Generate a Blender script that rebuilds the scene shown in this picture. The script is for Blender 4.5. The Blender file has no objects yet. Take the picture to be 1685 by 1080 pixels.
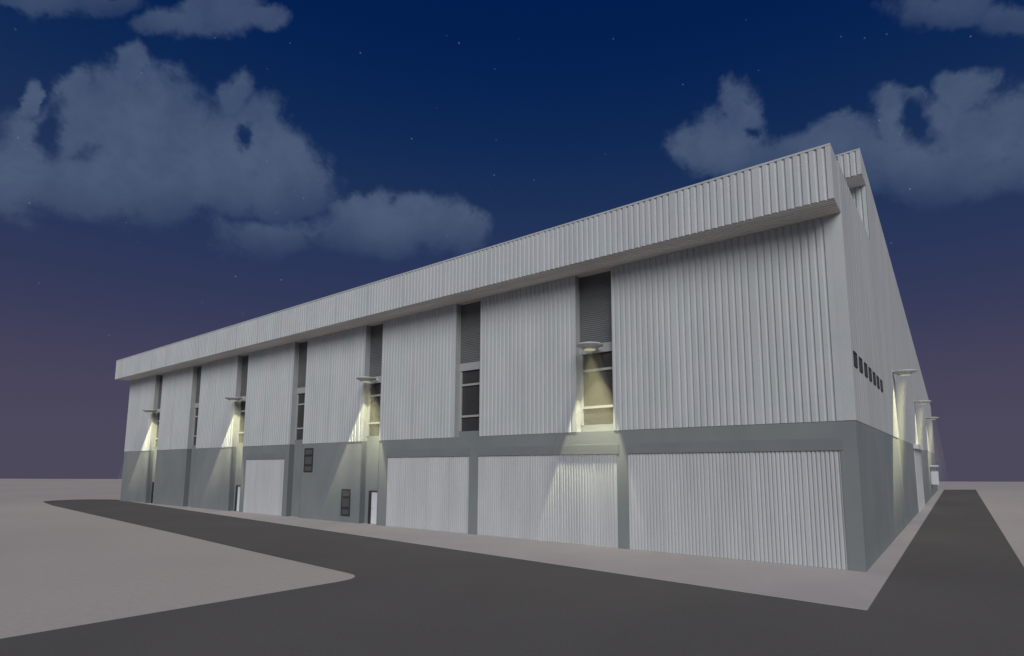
import bpy, bmesh, math, random
from mathutils import Vector, Matrix
random.seed(7)
sc = bpy.context.scene
COL = sc.collection
R = math.radians

# ------------------------------------------------------------------ helpers
def link(o, parent=None):
    COL.objects.link(o)
    if parent is not None: o.parent = parent
    return o

def tag(o, label=None, cat=None, group=None, kind=None):
    if label: o['label'] = label
    if cat: o['category'] = cat
    if group: o['group'] = group
    if kind: o['kind'] = kind
    return o

def empty(name, loc=(0, 0, 0)):
    o = bpy.data.objects.new(name, None); o.location = loc; o.empty_display_size = .3
    return link(o)

class MB:
    """collects plain solids; build() links them as ONE mesh object"""
    def __init__(s): s.v = []; s.f = []
    def add(s, vs, fs):
        n = len(s.v); s.v += [tuple(v) for v in vs]; s.f += [tuple(i + n for i in f) for f in fs]; return s
    def box(s, x0, x1, y0, y1, z0, z1):
        return s.add([(x0,y0,z0),(x1,y0,z0),(x1,y1,z0),(x0,y1,z0),(x0,y0,z1),(x1,y0,z1),(x1,y1,z1),(x0,y1,z1)],
                     [(0,3,2,1),(4,5,6,7),(0,1,5,4),(1,2,6,5),(2,3,7,6),(3,0,4,7)])
    def quad(s, *p): return s.add(p, [tuple(range(len(p)))])
    def prism(s, poly, z0, z1):
        n = len(poly)
        return s.add([(x,y,z0) for x,y in poly] + [(x,y,z1) for x,y in poly],
                     [tuple(range(n))[::-1], tuple(range(n, 2*n))] + [(i,(i+1)%n,n+(i+1)%n,n+i) for i in range(n)])
    def lathe(s, prof, c=(0,0,0), n=40, cap0=True, cap1=True):
        vs, fs = [], []
        for r, z in prof:
            vs += [(c[0]+r*math.cos(2*math.pi*i/n), c[1]+r*math.sin(2*math.pi*i/n), c[2]+z) for i in range(n)]
        for k in range(len(prof)-1):
            fs += [(k*n+i, k*n+(i+1)%n, (k+1)*n+(i+1)%n, (k+1)*n+i) for i in range(n)]
        if cap0: fs.append(tuple(range(n))[::-1])
        if cap1: fs.append(tuple((len(prof)-1)*n+i for i in range(n)))
        return s.add(vs, fs)
    def tube(s, a, b, r, n=12):
        a, b = Vector(a), Vector(b); d = (b-a).normalized()
        u = d.orthogonal().normalized(); w = d.cross(u)
        vs = [p + r*(math.cos(2*math.pi*i/n)*u + math.sin(2*math.pi*i/n)*w) for p in (a, b) for i in range(n)]
        return s.add(vs, [(i,(i+1)%n,n+(i+1)%n,n+i) for i in range(n)] + [tuple(range(n))[::-1], tuple(range(n, 2*n))])
    def build(s, name, mat, parent=None, loc=None, smooth=False, bevel=0, fix=False):
        me = bpy.data.meshes.new(name); me.from_pydata(s.v, [], s.f); me.update()
        if fix:
            b = bmesh.new(); b.from_mesh(me); bmesh.ops.recalc_face_normals(b, faces=b.faces); b.to_mesh(me); b.free()
        if smooth:
            for p in me.polygons: p.use_smooth = True
            me.set_sharp_from_angle(angle=R(35))
        me.materials.append(mat)
        o = link(bpy.data.objects.new(name, me), parent)
        if loc: o.location = loc
        if bevel:
            m = o.modifiers.new('bevel', 'BEVEL'); m.width = bevel; m.segments = 2; m.limit_method = 'ANGLE'
        return o

def rib_profile(L, pitch, depth, every=12, groove=.34):
    """plan profile of profiled steel sheet: (distance along, offset inward); flat ridges, narrow grooves, a lap joint every few ribs"""
    pts = [(0, 0)]; k = 0; s = pitch*.5
    while s + pitch*.5 < L:
        if every and k % every == every-1: s += pitch*.45
        if s + pitch*.5 < L:
            g = pitch*groove
            pts += [(s-g*.5, 0), (s-g*.40, depth*.22), (s-g*.26, depth*.86), (s-g*.1, depth), (s+g*.1, depth), (s+g*.26, depth*.86), (s+g*.40, depth*.22), (s+g*.5, 0)]
        s += pitch; k += 1
    pts.append((L, 0))
    return pts

def ribbed(mb, p0, p1, normal_in, z0, ztop, pitch=.285, depth=.048, every=12, groove=.46):
    """ribbed sheet from p0 to p1 (plan); ztop number or function of distance along"""
    p0, p1 = Vector(p0), Vector(p1); L = (p1-p0).length; d = (p1-p0)/L; n = Vector(normal_in)
    zt = ztop if callable(ztop) else (lambda s: ztop)
    pr = rib_profile(L, pitch, depth, every, groove)
    vs, fs = [], []
    for s, o in pr:
        q = p0 + d*s + n*o
        vs += [(q.x, q.y, z0), (q.x, q.y, zt(s))]
    for i in range(len(pr)-1): fs.append((2*i, 2*i+2, 2*i+3, 2*i+1))
    return mb.add(vs, fs)

# ------------------------------------------------------------------ materials
class NT:
    def __init__(s, tree): s.t = tree; s.t.nodes.clear()
    def n(s, typ, **kw):
        x = s.t.nodes.new(typ)
        for k, v in kw.items(): setattr(x, k, v)
        return x
    def set(s, sock, val):
        if hasattr(val, 'links') or isinstance(val, bpy.types.NodeSocket): s.t.links.new(val, sock)
        else: sock.default_value = val
    def m(s, op, *a, clamp=False):
        x = s.n('ShaderNodeMath', operation=op, use_clamp=clamp)
        for i, v in enumerate(a): s.set(x.inputs[i], v)
        return x.outputs[0]
    def vm(s, op, *a):
        x = s.n('ShaderNodeVectorMath', operation=op)
        for i, v in enumerate(a): s.set(x.inputs[i], v)
        return x.outputs['Value'] if op in ('LENGTH', 'DOT_PRODUCT') else x.outputs['Vector']
    def smooth(s, v, a, b, lo=0., hi=1.):
        x = s.n('ShaderNodeMapRange', interpolation_type='SMOOTHSTEP')
        s.set(x.inputs[0], v); x.inputs[1].default_value = a; x.inputs[2].default_value = b; x.inputs[3].default_value = lo; x.inputs[4].default_value = hi
        return x.outputs[0]
    def noise(s, vec, scale, detail=4, rough=.55, out='Fac'):
        x = s.n('ShaderNodeTexNoise'); s.set(x.inputs['Vector'], vec); x.inputs['Scale'].default_value = scale
        x.inputs['Detail'].default_value = detail; x.inputs['Roughness'].default_value = rough
        return x.outputs[out]
    def mix(s, f, a, b, mode='MIX'):
        x = s.n('ShaderNodeMix', data_type='RGBA', blend_type=mode)
        s.set(x.inputs[0], f); s.set(x.inputs[6], a); s.set(x.inputs[7], b)
        return x.outputs[2]

def mat(name, base, rough=.6, var=.08, scale=(.6, .6, .6), fine=0., fscale=40., metallic=0., spec=.5, bump=0., tint=None, detail=5):
    m = bpy.data.materials.new(name); m.use_nodes = True
    t = NT(m.node_tree); out = t.n('ShaderNodeOutputMaterial'); b = t.n('ShaderNodeBsdfPrincipled')
    t.t.links.new(b.outputs[0], out.inputs[0])
    g = t.n('ShaderNodeNewGeometry').outputs['Position']
    v = t.vm('MULTIPLY', g, scale)
    n1 = t.noise(v, 1., detail)
    k = t.smooth(n1, .25, .75, 1-var, 1+var)
    if fine:
        n2 = t.noise(g, fscale, 3, .6); k = t.m('MULTIPLY', k, t.smooth(n2, .2, .8, 1-fine, 1+fine))
    col = t.vm('MULTIPLY', base, t.n('ShaderNodeCombineXYZ').outputs[0])
    cx = t.t.nodes[-1]
    c = t.n('ShaderNodeCombineXYZ')
    for i in range(3): t.set(c.inputs[i], k)
    col = t.vm('MULTIPLY', c.outputs[0], base)
    if tint:
        n3 = t.noise(g, tint[1], 3); col = t.mix(t.smooth(n3, .4, .7), col, t.vm('MULTIPLY', col, tint[0]))
    t.t.links.new(col, b.inputs['Base Color'])
    b.inputs['Roughness'].default_value = rough; b.inputs['Metallic'].default_value = metallic
    b.inputs['Specular IOR Level'].default_value = spec
    if bump:
        bp = t.n('ShaderNodeBump'); bp.inputs['Strength'].default_value = bump; bp.inputs['Distance'].default_value = .02
        t.t.links.new(t.noise(g, fscale, 4), bp.inputs['Height']); t.t.links.new(bp.outputs[0], b.inputs['Normal'])
    return m

M = dict(
    clad=mat('white_profiled_steel', (.468, .490, .507), .55, .06, (.8, .8, .16), .03, 9, spec=.3, detail=6, tint=((.93, .99, .97), .55)),
    side=mat('white_side_steel', (.435, .455, .465), .6, .08, (.7, .5, .1), .02, 9, spec=.3, tint=((.96, .99, .97), .4)),
    soffit=mat('soffit_sheet', (.72, .69, .67), .7, .10, (.12, 2.6, 1), .03, 12, spec=.2),
    curtain=mat('roller_curtain_steel', (.468, .490, .507), .55, .07, (1.0, 1.0, .2), .03, 9, spec=.3, detail=6),
    grey=mat('grey_wall_paint', (.208, .228, .238), .75, .07, (.5, .5, .28), .03, 14, spec=.25, tint=((.95, 1.0, .97), .3)),
    lintel=mat('grey_shutter_box_paint', (.188, .205, .216), .6, .05, (.6, .6, .6), .02, 14, spec=.3),
    frame=mat('pale_window_frame', (.33, .345, .35), .5, .05, spec=.3),
    jamb=mat('dark_grey_jamb_shade', (.135, .15, .16), .6, .05, spec=.3),  # shade of the lower bay jambs, put into the colour
    glass=mat('dark_window_glass', (.045, .044, .046), .22, .12, (.3, .3, .5), spec=.35),
    louvre=mat('dark_louvre_metal', (.15, .158, .162), .6, .10, (.5, .5, 1.5), .05, 20, spec=.25),
    dark=mat('dark_frame_paint', (.035, .037, .04), .6, .1, spec=.3),
    ventpane=mat('grey_vent_panel', (.085, .09, .092), .55, .1, spec=.3),
    door=mat('white_door_paint', (.72, .75, .78), .45, .04, spec=.4),
    lamp=mat('grey_lamp_metal', (.52, .53, .54), .45, .05, spec=.4),
    roof=mat('grey_roof_sheet', (.28, .28, .29), .7, .1, spec=.2),
    sand=mat('pale_sand', (.52, .48, .44), .95, .07, (.035, .035, .05), .05, 5, spec=.1, bump=.12, tint=((1.02, .97, .95), .03)),
    asphalt=mat('dark_asphalt', (.138, .130, .122), .9, .07, (.12, .12, .1), .10, 16, spec=.15, bump=.15),
    apron=mat('apron_concrete', (.505, .465, .445), .9, .06, (.25, .25, .1), .04, 12, spec=.15),
    box=mat('white_box_paint', (.62, .63, .68), .5, .03, spec=.3),
)
def emis(name, col, st):
    m = bpy.data.materials.new(name); m.use_nodes = True; t = NT(m.node_tree)
    o = t.n('ShaderNodeOutputMaterial'); e = t.n('ShaderNodeEmission'); e.inputs[0].default_value = (*col, 1); e.inputs[1].default_value = st
    t.t.links.new(e.outputs[0], o.inputs[0]); return m
M['lens'] = emis('lit_lamp_lens', (1, .93, .6), .42)

# ------------------------------------------------------------------ dimensions
XL = -73.35; ZG = 5.5; ZS = 13.61; ZT = 15.76; P = 1.54; W = 81.0
YP, YR = 8.4, 9.9               # raised rear block: parapet face, wall face
ZRS, ZRT, ZRE = 18.9, 20.3, 12.7
BAYS = [(-12.35, -10.22), (-20.92, -18.92), (-29.72, -27.86), (-38.80, -36.98), (-48.02, -46.10), (-57.0, -55.15), (-66.08, -64.2)]
REC = .4

# ------------------------------------------------------------------ warehouse
wh = tag(empty('warehouse', (0, 0, 0)), 'long white corrugated warehouse with grey lower walls and narrow recessed window bays', 'warehouse')

# lower grey walls (front pieces between recesses, rear plane of the recesses, side, back)
w = MB()
DOORS = [(-9.52, -.58), (-19.02, -10.1), (-26.98, -19.70), (-45.5, -39.45)]
DZ = 4.42
def solid(x0, x1, z0=0., z1=ZG): w.box(x0, x1, 0, REC, z0, z1)
solid(XL, -66.08); solid(-64.2, -57.0); solid(-55.15, -48.02)
solid(-46.10, -45.5); solid(-45.5, -39.45, DZ); solid(-39.45, -38.80)
solid(-36.98, -29.72)
solid(-27.86, -26.98); solid(-26.98, -19.70, DZ); solid(-19.70, -19.02); solid(-19.02, -10.1, DZ); solid(-10.1, -9.52); solid(-9.52, -.58, DZ); solid(-.58, 0)
w.box(XL, -.003, REC+.002, REC+.25, 0, 5.86)                     # rear plane of the recesses
w.box(-.25, 0, REC+.252, W, 0, ZG)                               # side
w.box(XL, XL+.25, REC+.252, W, 0, ZG); w.box(XL+.252, -.252, W-.25, W, 0, ZG)
lower = w.build('wall', M['grey'], wh)

# inner core behind the cladding
c = MB(); c.box(XL+.1, -.12, REC+.26, YR, 5.87, 15.2)
c.build('core_wall', M['side'], wh)

# corrugated cladding panels between the bays
edges = [XL] + [e for b in BAYS[::-1] for e in b] + [0.]
for i in range(0, len(edges), 2):
    x0, x1 = edges[i], edges[i+1]
    m = MB()
    xr = x1 - (.38 if i == len(edges)-2 else 0)
    ribbed(m, (x0, -.02), (xr, -.02), (0, 1), ZG+.004, ZS-.004)
    if xr != x1: m.box(xr, x1, -.025, REC, ZG+.004, ZS-.004)      # flat corner trim
    m.quad((x1, -.02, ZG+.004), (x1, REC, ZG+.004), (x1, REC, ZS-.004), (x1, -.02, ZS-.004)) if xr == x1 else None
    m.quad((x0, REC, ZG+.004), (x0, -.02, ZG+.004), (x0, -.02, ZS-.004), (x0, REC, ZS-.004))
    m.quad((x0, -.02, ZG+.004), (x0, REC, ZG+.004), (x1, REC, ZG+.004), (x1, -.02, ZG+.004))
    m.build('cladding_panel', M['clad'], wh)

# front parapet with its soffit
m = MB(); ribbed(m, (XL, -P), (-.0, -P), (0, 1), ZS, ZT)
m.box(XL, -.001, -P-.012, -P+.06, ZT-.07, ZT+.006); m.quad((XL, -P, ZT), (0, -P, ZT), (0, -P+.35, ZT), (XL, -P+.35, ZT))
m.quad((0, -P+.35, ZT), (0, -P+.35, ZT-.5), (XL, -P+.35, ZT-.5), (XL, -P+.35, ZT))
m.quad((0, -P, ZS), (0, 0, ZS), (0, 0, ZT), (0, -P, ZT))
m.quad((XL, 0, ZS), (XL, -P, ZS), (XL, -P, ZT), (XL, 0, ZT))
m.build('parapet', M['clad'], wh)
m = MB(); m.quad((XL, -P+.05, ZS+.001), (XL, REC+.3, ZS+.001), (-.002, REC+.3, ZS+.001), (-.002, -P+.05, ZS+.001))
for k in range(7): m.box(XL+.01, -.01, -P+.16+k*.2, -P+.20+k*.2, ZS-.022, ZS-.001)
m.build('soffit', M['soffit'], wh)
m = MB(); m.box(XL+.1, -.1, -P+.36, YR-.01, 15.21, 15.32); m.build('roof', M['roof'], wh)

# side wall: profiled sheet over the grey base, stepping up to the raised rear block
def side_top(s):
    y = s
    return ZT if y < YR-.05 else ZRT + (ZRE-ZRT)*(y-YP)/(W-YP)
m = MB()
ribbed(m, (.015, 0.), (.015, YR), (-1, 0), ZG+.004, ZT, pitch=.57, depth=.012, every=6, groove=.22)
ribbed(m, (.015, YR), (.015, W), (-1, 0), ZG+.004, lambda s: ZRT+(ZRE-ZRT)*(s+YR-YP)/(W-YP), pitch=.57, depth=.012, every=6, groove=.22)
m.quad((0, -.02, ZG+.004), (.015, 0, ZG+.004), (.015, 0, ZT), (0, -.02, ZT))
m.quad((.015, 0, ZG+.004), (-.1, 0, ZG+.004), (-.1, W, ZG+.004), (.015, W, ZG+.004))
m.quad((.015, YP, ZRS), (.015, YR, ZRS), (.015, YR, ZRT+(ZRE-ZRT)*(YR-YP)/(W-YP)), (.015, YP, ZRT))
m.quad((0, -P+.35, ZT), (.015, 0, ZT), (.015, YR, ZT), (-.2, YR, ZT), (-.2, -P+.35, ZT))
m.quad((-.2, -P+.35, ZT), (-.2, YR, ZT), (-.2, YR, 15.3), (-.2, -P+.35, 15.3))
# far and left sides
m.quad((0, W, ZG), (XL, W, ZG), (XL, W, ZRE), (0, W, ZRE))
m.quad((XL, W, ZG), (XL, 0, ZG), (XL, 0, ZT), (XL, YR, ZT), (XL, YR, ZRT-.15), (XL, W, ZRE))
m.build('side_cladding', M['side'], wh)

# raised rear block
m = MB(); ribbed(m, (XL, YR), (0, YR), (0, 1), 15.3, ZRS)
m.build('raised_wall', M['clad'], wh)
m = MB(); ribbed(m, (XL, YP), (.012, YP), (0, 1), ZRS, ZRT); m.box(XL, .012, YP-.012, YP+.06, ZRT-.07, ZRT+.006)
m.build('raised_parapet', M['clad'], wh)
m = MB(); m.quad((XL, YP+.05, ZRS+.001), (XL, YR, ZRS+.001), (.01, YR, ZRS+.001), (.01, YP+.05, ZRS+.001)); m.build('raised_soffit', M['soffit'], wh)
m = MB(); m.quad((XL, YP, ZRT), (.015, YP, ZRT), (.015, W, ZRE), (XL, W, ZRE)); m.build('raised_roof', M['roof'], wh)

# bays: louvre above, window below
def copy_tree(o, parent, dx):
    n = o.copy(); COL.objects.link(n); n.parent = parent
    n.location.x += dx
    for ch in o.children:
        d = ch.copy(); COL.objects.link(d); d.parent = n
    return n
Y = REC
for k, (x0, x1) in enumerate(BAYS):
    wd = x1 - x0
    m = MB()
    m.box(x0, x1, Y+.045, Y+.22, 9.95, ZS)
    z = 10.02
    while z < ZS-.1:
        m.add([(x0+.03, Y+.0, z), (x1-.03, Y+.0, z), (x1-.03, Y+.04, z+.078), (x0+.03, Y+.04, z+.078), (x0+.03, Y+.0, z-.02), (x1-.03, Y+.0, z-.02)],
              [(0,1,2,3), (4,5,1,0), (4,0,3), (5,2,1)]); z += .105
    m.box(x0, x0+.03, Y-.01, Y+.06, 9.95, ZS); m.box(x1-.03, x1, Y-.01, Y+.06, 9.95, ZS)
    m.build('louvre', M['louvre'], wh)
    j = MB(); j.box(x0-.01, x0+.022, -.012, Y-.065, ZG+.01, ZS-.01); j.box(x1-.022, x1+.01, -.012, Y-.065, ZG+.01, ZS-.01)
    j.build('jamb_shade_strip', M['frame'], wh)  # thin darker strips that paint shade onto the bay jambs
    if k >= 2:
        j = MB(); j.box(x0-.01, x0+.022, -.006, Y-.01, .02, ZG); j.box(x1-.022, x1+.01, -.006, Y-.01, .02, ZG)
        j.build('jamb_shade_strip', M['jamb'], wh)
    f = MB()
    f.box(x0, x1, Y-.06, Y+.2, 9.48, 9.945)                       # transom
    f.box(x0, x0+.16, Y-.03, Y+.2, 5.865, 9.478); f.box(x1-.12, x1, Y-.03, Y+.2, 5.865, 9.478)
    f.box(x0+.161, x1-.121, Y-.03, Y+.2, 8.56, 8.68); f.box(x0+.161, x1-.121, Y-.03, Y+.2, 6.68, 6.80)
    fr = f.build('window', M['frame'], wh)
    g = MB(); g.box(x0+.16, x1-.12, Y+.05, Y+.12, 5.863, 9.482); g.build('pane', M['glass'], fr)

# roller doors with shutter boxes
for x0, x1 in DOORS:
    m = MB(); ribbed(m, (x0+.002, .035), (x1-.002, .035), (0, 1), 0.02, DZ, pitch=.157, depth=.042, every=12, groove=.55)
    rd = m.build('roller_door', M['curtain'], wh)
    b = MB(); b.box(x0-.03, x1+.12, -.014, .03, DZ-.03, DZ+.44); b.build('shutter_box', M['lintel'], rd, bevel=.006)

# personnel doors at the foot of every second bay
for k in (2, 4, 6):
    x0 = BAYS[k][0]; a = x0 + .62 ; b = a + 1.12
    fr = MB(); fr.box(a-.02, a+.22, Y-.16, Y, 0.02, 2.2); fr.box(b-.06, b, Y-.16, Y, 0.02, 2.2); fr.box(a+.221, b-.061, Y-.16, Y, 2.12, 2.2)  # black frame takes in the reveal's jamb and head shadow
    l = MB(); l.box(a+.221, b-.061, Y-.1, Y-.002, 0.03, 2.118)
    leaf = l.build('door', M['door'] if k < 6 else M['dark'], wh, bevel=.006)
    fr.build('door_shade_frame', M['dark'], leaf)
    h = MB(); h.tube((a+.34, Y-.15, 1.05), (a+.46, Y-.15, 1.05), .015).tube((a+.34, Y-.15, 1.05), (a+.34, Y-.1, 1.05), .015)
    h.build('handle', M['lamp'], leaf)

# two tall vent windows in the grey wall
for x0, x1, z0, z1 in ((-36.62, -35.5, 3.4, 5.16), (-31.76, -30.76, .45, 2.26)):
    f = MB(); t = .09
    f.box(x0, x1, -.05, -.002, z0, z0+t); f.box(x0, x1, -.05, -.002, z1-t, z1)
    f.box(x0, x0+t, -.05, -.002, z0+t+.001, z1-t-.001); f.box(x1-t, x1, -.05, -.002, z0+t+.001, z1-t-.001)
    for q in (.29, .70):
        zz = z0 + (z1-z0)*q; f.box(x0+t, x1-t, -.06, -.002, zz-.07, zz+.07)
    vf = f.build('vent_window', M['dark'], wh)
    g = MB(); g.box(x0+t*.9, x1-t*.9, -.03, -.004, z0+t*.9, z1-t*.9); g.build('pane', M['ventpane'], vf)

# row of small windows high on the side wall
for k in range(7):
    y0 = .42 + 1.52*k; y1 = y0 + .82
    f = MB(); f.box(.0, .05, y0, y1, 7.62, 7.66); f.box(.0, .05, y0, y1, 8.17, 8.21); f.box(.0, .05, y0, y0+.04, 7.661, 8.169); f.box(.0, .05, y1-.04, y1, 7.661, 8.169)
    fo = f.build('slit_window', M['dark'], wh)
    g = MB(); g.box(0, .03, y0+.041, y1-.041, 7.661, 8.169); g.build('pane', M['glass'], fo)

# pale roller door on the side wall, with a projecting white head
m = MB(); ribbed(m, (.06, 32.2), (.06, 41.2), (-1, 0), .02, 5.15, pitch=.157, depth=.028); 
m.quad((.0, 32.2, .02), (.06, 32.2, .02), (.06, 32.2, 5.15), (.0, 32.2, 5.15))
sd = m.build('roller_door', M['curtain'], wh)
b = MB(); b.box(.0, .35, 31.9, 41.5, 5.16, 5.5); b.build('shutter_box', M['box'], sd, bevel=.02)
# boxed cabinet and little canopy near the far end
m = MB(); m.box(.017, .75, 60.5, 63.0, 1.45, 3.05); m.box(0.017, .12, 61.6, 61.9, 3.06, 3.6); m.box(.017, .85, 60.3, 63.2, 3.61, 3.78)
cb = m.build('wall_cabinet', M['box'], None, bevel=.02); tag(cb, 'small white cabinet with a little canopy, far along the side wall', 'cabinet')

# ------------------------------------------------------------------ lamps, their light and the beam-shaped mist added to show it
mist = bpy.data.materials.new('beam_mist'); mist.use_nodes = True
t = NT(mist.node_tree); o = t.n('ShaderNodeOutputMaterial'); vs = t.n('ShaderNodeVolumeScatter'); vs.inputs['Color'].default_value = (1, .97, .74, 1); vs.inputs['Anisotropy'].default_value = 0.
oc = t.n('ShaderNodeTexCoord').outputs['Object']; sx = t.n('ShaderNodeSeparateXYZ'); t.t.links.new(oc, sx.inputs[0])
MIST = .14  # beam's yellow is in the scatter colour, its downward fade in the density
t.t.links.new(t.smooth(sx.outputs[2], -8.9, -4.0, 0., MIST), vs.inputs['Density']); t.t.links.new(vs.outputs[0], o.inputs['Volume'])
def mk_lamp(name, loc, wall_dir, label, reach, power, slope=.25, aim=0., dist=.7, half=25, wing=0.):
    r = tag(empty(name, loc), label, 'wall lamp', 'disc lamps lighting the warehouse walls')
    s = MB(); s.lathe([(.30, -.20), (.34, -.19), (.46, -.10), (.62, -.035), (.66, 0), (.66, .035), (.60, .07), (.30, .12), (.08, .14)])
    s.build('shade', M['lamp'], r, smooth=True)
    b = MB(); d = Vector(wall_dir); b.tube(d*.3 + Vector((0,0,.06)), d*reach + Vector((0,0,.06)), .05)
    b.tube(d*(reach-.03) + Vector((0,0,.06)), d*reach + Vector((0,0,.06)), .13, 20)
    b.build('bracket', M['lamp'], r, smooth=True)
    l = MB(); l.lathe([(.29, -.215), (.29, -.201)], n=32); l.build('lens', M['lens'], r)
    li = bpy.data.lights.new('lamp_light', 'SPOT'); li.spot_size = 2*R(half); li.spot_blend = .10; li.shadow_soft_size = .12
    li.energy = power; li.color = (1, .94, .52); li.use_nodes = True
    t = NT(li.node_tree); o = t.n('ShaderNodeOutputLight'); e = t.n('ShaderNodeEmission'); fo = t.n('ShaderNodeLightFalloff')
    # an asymmetric wall washer: strongest towards the wall, nothing straight down, so the light dies out before the ground
    I = t.n('ShaderNodeNewGeometry').outputs['Incoming']
    tn = t.m('DIVIDE', t.vm('DOT_PRODUCT', I, tuple(wall_dir)), t.vm('DOT_PRODUCT', I, (0., 0., -1.)))
    lat = t.m('DIVIDE', t.vm('DOT_PRODUCT', I, (-wall_dir[1], wall_dir[0], 0.)), t.vm('DOT_PRODUCT', I, tuple(wall_dir)))
    reach_d = t.smooth(t.m('ABSOLUTE', lat), 1.45, 1.8, dist+wing, dist)   # batwing: the middle of the beam is thrown shorter than its wings
    dep = t.m('DIVIDE', reach_d, t.m('MAXIMUM', tn, .02))                 # how far down the wall this direction lands
    k = t.m('MULTIPLY', t.m('DIVIDE', t.m('ADD', t.m('MINIMUM', dep, 6.5), 1.6), 6.), t.smooth(dep, 3.2, 9.4, 1., 0.))
    k = t.m('MULTIPLY', k, t.m('DIVIDE', dist, reach_d))
    t.t.links.new(k, fo.inputs['Strength']); fo.inputs['Smooth'].default_value = 0.
    t.t.links.new(fo.outputs['Constant'], e.inputs['Strength']); t.t.links.new(e.outputs[0], o.inputs[0])
    lo = bpy.data.objects.new('lamp_light', li); link(lo, r); lo.location = (0, 0, -.24)
    ax = Vector((0, 0, -1)) + d*math.tan(R(14)) + Vector((-d.y, d.x, 0))*math.tan(R(aim))
    lo.rotation_euler = ax.to_track_quat('-Z', 'Y').to_euler()
    z1 = -loc[2] + .3
    h = MB(); h.lathe([(.46 + slope*(-z1-.22), z1), (.46, -.22)], n=48)  # mist added only inside this cone, which gives the beam its outline
    ho = h.build('beam_haze', mist, None, loc=loc, smooth=True); ho['kind'] = 'stuff'
    ho['label'] = 'added beam-shaped cone of yellow-tinted mist below a disc lamp'; 
    return r
LAMPS = [
    ((-11.20, -.52, 9.68), 3, 'lit grey disc lamp across the wide bay window nearest the front corner'),
    ((-28.80, -.52, 9.66), 8, 'lit grey disc lamp above the white door beside the low vent window'),
    ((-47.25, -.53, 9.66), 11, 'lit grey disc lamp above the white door beside the single roller door'),
    ((-65.45, -.55, 9.66), 13, 'lit grey disc lamp on the last window bay, at the far end of the front'),
]
POW = 640.
for (x, y, z), aim, lab in LAMPS: mk_lamp('wall_lamp', (x, y, z), (0, 1, 0), lab, REC-.06-y, POW, .27, aim, .55, 22 if aim == 3 else 26, 0. if aim == 3 else .42)
for yc, lab in ((17.6, 'lit disc lamp on the side wall, just past the row of slit windows'),
                (38.5, 'lit disc lamp on the side wall, above the pale roller door'),
                (61.0, 'lit disc lamp on the side wall, above the small white cabinet')):
    mk_lamp('wall_lamp', (.67, yc, 9.6), (-1, 0, 0), lab, .65, POW*.85, .09, 14, .70, 26)

# ------------------------------------------------------------------ ground
FAR0, FAR1 = Vector((-238.8, 22.3)), Vector((13.8, 144.3))
dfar = (FAR1-FAR0).normalized()
A = FAR0 - dfar*260; B = FAR1 + dfar*260
m = MB(); m.quad((A.x, A.y, 0), (A.x, -260, 0), (B.x, -260, 0), (B.x, B.y, 0))
tag(m.build('ground', M['sand'], fix=True), kind='structure')
def rnd(poly, radii, n=6):
    out = []
    for i, p in enumerate(poly):
        r = radii.get(i, 0); p = Vector(p)
        if not r: out.append(tuple(p)); continue
        a = (Vector(poly[i-1]) - p); b = (Vector(poly[(i+1) % len(poly)]) - p)
        pa = p + a.normalized()*min(r, a.length*.45); pb = p + b.normalized()*min(r, b.length*.45)
        for k in range(n+1):
            s = k/n; out.append(tuple((1-s)**2*pa + 2*s*(1-s)*p + s*s*pb))
    return out
road = rnd([(.73, -6.11), (-76.3, .55), (-80.6, -1.6), (-80.2, -5.4), (-69.7, -6.75), (-32.8, -9.6), (-23, -10.42), (-13.95, -11.1), (-14.75, -21.5), (-16.5, -60),
            (34, -60), (34, -6.1), (4.66, -6.1), (4.66, 87.6), (.70, 85.0)], {3: 3.2, 2: 2.2, 7: 1.1, 12: 3.0})
tag(MB().quad(*[(x, y, .006) for x, y in road]).build('road', M['asphalt'], fix=True), kind='structure')
ap = [(.72, -6.09), (.69, 85.0), (.02, 84.6), (-.2, W+.1), (-.2, .6), (XL+.2, .6), (XL-.6, .6), (XL-2.6, .5)]
tag(MB().prism(ap, -.05, .014).build('pavement', M['apron'], fix=True), kind='structure')

# ------------------------------------------------------------------ sky
world = bpy.data.worlds.new('World'); sc.world = world; world.use_nodes = True
t = NT(world.node_tree)
out = t.n('ShaderNodeOutputWorld'); bg = t.n('ShaderNodeBackground'); t.t.links.new(bg.outputs[0], out.inputs[0])
D = t.n('ShaderNodeTexCoord').outputs['Generated']
sp = t.n('ShaderNodeSeparateXYZ'); t.t.links.new(D, sp.inputs[0])
X, Yd, Z = sp.outputs
az = t.m('MULTIPLY', t.m('ARCTAN2', X, Yd), 180/math.pi)
el = t.m('MULTIPLY', t.m('ARCSINE', Z), 180/math.pi)
def lin(c): return tuple((v/255/12.92 if v/255 <= .04045 else ((v/255+.055)/1.055)**2.4) for v in c)
ramp = t.n('ShaderNodeValToRGB'); ramp.color_ramp.interpolation = 'B_SPLINE'
t.t.links.new(t.m('DIVIDE', t.m('ADD', el, 5.), 50., clamp=True), ramp.inputs[0])
cr = ramp.color_ramp
stops = [(0, (77, 73, 92)), (4, (76, 72, 93)), (9, (68, 66, 91)), (13, (55, 60, 90)), (18, (43, 55, 90)), (24, (32, 51, 88)), (30, (17, 43, 85)), (37, (4, 33, 81)), (45, (0, 26, 78))]
while len(cr.elements) < len(stops): cr.elements.new(.5)
for e, (a, c) in zip(cr.elements, stops): e.position = (a+5)/50; e.color = (*lin(c), 1)
sky = ramp.outputs[0]
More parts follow.
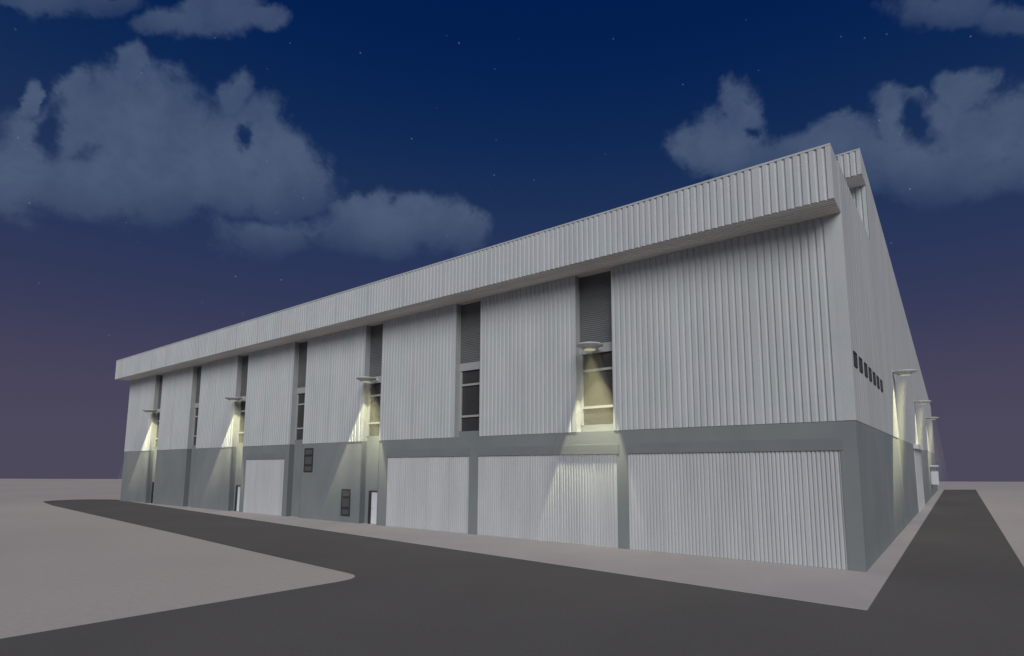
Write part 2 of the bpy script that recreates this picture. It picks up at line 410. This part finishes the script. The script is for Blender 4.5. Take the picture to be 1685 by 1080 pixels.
#CLOUDS
CL = [(20.66, 4.0, 0.165, -0.223, -72.26, [(-79.94, 24.8, 3.79, 4.56),(-77.29, 27.7, 3.4, 3.53),(-74.99, 28.4, 3.64, 4.02),(-71.85, 26.42, 5.24, 5.36),(-66.7, 25.67, 5.38, 4.95),(-63.77, 27.12, 3.12, 3.77),(-62.04, 24.65, 3.98, 3.93),(-81.0, 21.68, 2.96, 2.52),(-70.23, 22.73, 11.71, 3.31),(-77.6, 22.84, 6.29, 3.48),(-62.41, 22.14, 5.76, 3.03),(-74.82, 30.99, 1.39, 2.45),(-80.85, 28.85, 0.88, 1.57),(-78.26, 29.89, 1.48, 1.6),(-66.1, 29.67, 1.7, 2.24),(-60.36, 23.58, 2.72, 2.01)], [(-79.07, 26.84, 0.93, 1.73),(-65.03, 26.74, 0.81, 0.66)]),(20.68, 3.4, 0.16, -0.107, -56.72, [(-63.74, 21.22, 4.56, 3.11),(-59.06, 22.78, 4.94, 2.64),(-54.57, 23.98, 3.5, 2.41),(-55.04, 21.52, 6.34, 2.73),(-49.11, 22.46, 5.82, 3.05),(-45.69, 21.89, 4.39, 2.7),(-52.13, 22.08, 7.14, 3.31)], [(-61.4, 23.98, 2.77, 1.54),(-65.37, 23.07, 3.46, 1.11)]),(34.35, 1.6, 0.125, -0.298, -69.76, [(-69.38, 35.44, 5.23, 1.52),(-73.0, 35.14, 2.61, 0.98),(-65.41, 35.39, 2.84, 1.06),(-69.0, 36.46, 3.37, 1.18)], []),(32.45, 1.8, 0.11, -0.415, -79.81, [(-80.94, 33.08, 4.15, 1.08),(-76.91, 33.3, 3.54, 0.97)], []),(24.43, 3.2, 0.16, 0.209, -7.25, [(-15.76, 30.44, 2.33, 2.46),(-16.77, 27.95, 4.38, 2.72),(-19.81, 26.48, 3.02, 2.54),(-14.58, 26.05, 6.77, 2.51),(-6.98, 28.1, 4.01, 2.11),(-9.65, 26.67, 6.28, 2.43),(-4.69, 26.1, 4.75, 2.6),(-1.98, 30.6, 2.27, 1.96),(-2.18, 28.34, 2.49, 2.7),(2.79, 30.95, 2.41, 1.86),(2.91, 27.88, 3.97, 3.44),(5.65, 28.4, 2.56, 3.31),(1.04, 25.33, 6.64, 2.48),(6.09, 25.31, 2.86, 2.55)], [(-0.77, 29.14, 1.05, 1.85),(-14.7, 28.93, 0.8, 0.5)]),(33.78, 1.8, 0.12, 0.388, 2.03, [(2.15, 34.91, 6.28, 1.22),(6.04, 34.48, 4.09, 1.26)], [])]
wn = t.noise(D, 7., 6, .62, 'Color'); wv = t.vm('SUBTRACT', wn, (.5, .5, .5))
cb = t.n('ShaderNodeCombineXYZ'); t.set(cb.inputs[0], az); t.set(cb.inputs[1], el)
pos = t.vm('ADD', cb.outputs[0], t.vm('MULTIPLY', wv, (7., 6., 0.)))
elw = t.m('ADD', el, t.m('MULTIPLY', t.m('SUBTRACT', t.noise(D, 5., 4), .5), 5.))
fine = t.m('MULTIPLY', t.m('SUBTRACT', t.noise(D, 22., 8, .64), .5), 1.0)
tot = None
for base, soft, amount, sk, a0, blobs, holes in CL:
    tilt = t.m('MULTIPLY', t.m('SUBTRACT', az, a0), sk)
    tc = t.n('ShaderNodeCombineXYZ'); t.set(tc.inputs[1], tilt); posc = t.vm('ADD', pos, tc.outputs[0])
    F = None
    for a, e, ra, re in blobs:
        d = t.vm('LENGTH', t.vm('MULTIPLY', t.vm('SUBTRACT', posc, (a, e, 0.)), (1/ra, 1/re, 0.)))
        v = t.m('SUBTRACT', 1., d)
        F = v if F is None else t.m('SMOOTH_MAX', F, v, .12)
    for a, e, ra, re in holes:
        d = t.vm('LENGTH', t.vm('MULTIPLY', t.vm('SUBTRACT', posc, (a, e, 0.)), (1/ra, 1/re, 0.)))
        F = t.m('MINIMUM', F, t.m('MULTIPLY', t.m('SUBTRACT', d, .5), .42))
    al = t.smooth(t.m('ADD', F, fine), -.06, .48)
    al = t.m('MULTIPLY', al, t.smooth(t.m('ADD', elw, tilt), base-soft, base+soft))
    al = t.m('MULTIPLY', al, amount)
    tot = al if tot is None else t.m('MAXIMUM', tot, al)
shade = t.smooth(t.noise(D, 13., 8, .66), .3, .7, .80, 1.18)
tot = t.m('MULTIPLY', tot, shade)
sky = t.mix(tot, sky, (.325, .43, .57, 1))
# stars
vo = t.n('ShaderNodeTexVoronoi'); t.set(vo.inputs['Vector'], D); vo.inputs['Scale'].default_value = 38.
st = t.smooth(vo.outputs['Distance'], .02, .06, 1., 0.)
vc = t.n('ShaderNodeSeparateColor'); t.t.links.new(vo.outputs['Color'], vc.inputs[0])
st = t.m('MULTIPLY', st, t.smooth(vc.outputs[0], 0.3, 1.0, 0., .17))
sky = t.mix(st, sky, (.55, .62, .75, 1))
t.t.links.new(sky, bg.inputs[0]); bg.inputs[1].default_value = 1.

# ------------------------------------------------------------------ light
sun = bpy.data.lights.new('moonlight', 'SUN'); sun.energy = 2.35; sun.angle = R(40); sun.color = (1.0, .985, .96)
so = bpy.data.objects.new('moonlight', sun); link(so)
SAZ, SEL = R(38), R(31)      # azimuth from -Y towards +X
d = Vector((math.sin(SAZ)*math.cos(SEL), -math.cos(SAZ)*math.cos(SEL), math.sin(SEL)))
so.rotation_euler = d.to_track_quat('Z', 'Y').to_euler(); so.location = (20, -30, 40)

# ------------------------------------------------------------------ camera
cam = bpy.data.cameras.new('camera'); co = bpy.data.objects.new('camera', cam); link(co)
yaw, pitch, roll = .633419532, .124189591, -.00182205
f = Vector((-math.sin(yaw)*math.cos(pitch), math.cos(yaw)*math.cos(pitch), math.sin(pitch)))
r0 = Vector((math.cos(yaw), math.sin(yaw), 0)); u0 = r0.cross(f)
r = math.cos(roll)*r0 + math.sin(roll)*u0; u = -math.sin(roll)*r0 + math.cos(roll)*u0
mw = Matrix(((r.x, u.x, -f.x, 3.01212), (r.y, u.y, -f.y, -23.80503), (r.z, u.z, -f.z, 3.846533), (0, 0, 0, 1)))
co.matrix_world = mw
cam.sensor_width = 36; cam.lens = 36*928.8923/1685
cam.shift_x = (842.5-892.4376)/1685; cam.shift_y = (650.2766-540)/1685
cam.clip_end = 2000; cam.clip_start = .1
sc.camera = co

sc.view_settings.view_transform = 'Standard'; sc.view_settings.look = 'None'
sc.view_settings.exposure = 0; sc.view_settings.gamma = 1
sc.cycles.volume_bounces = 0
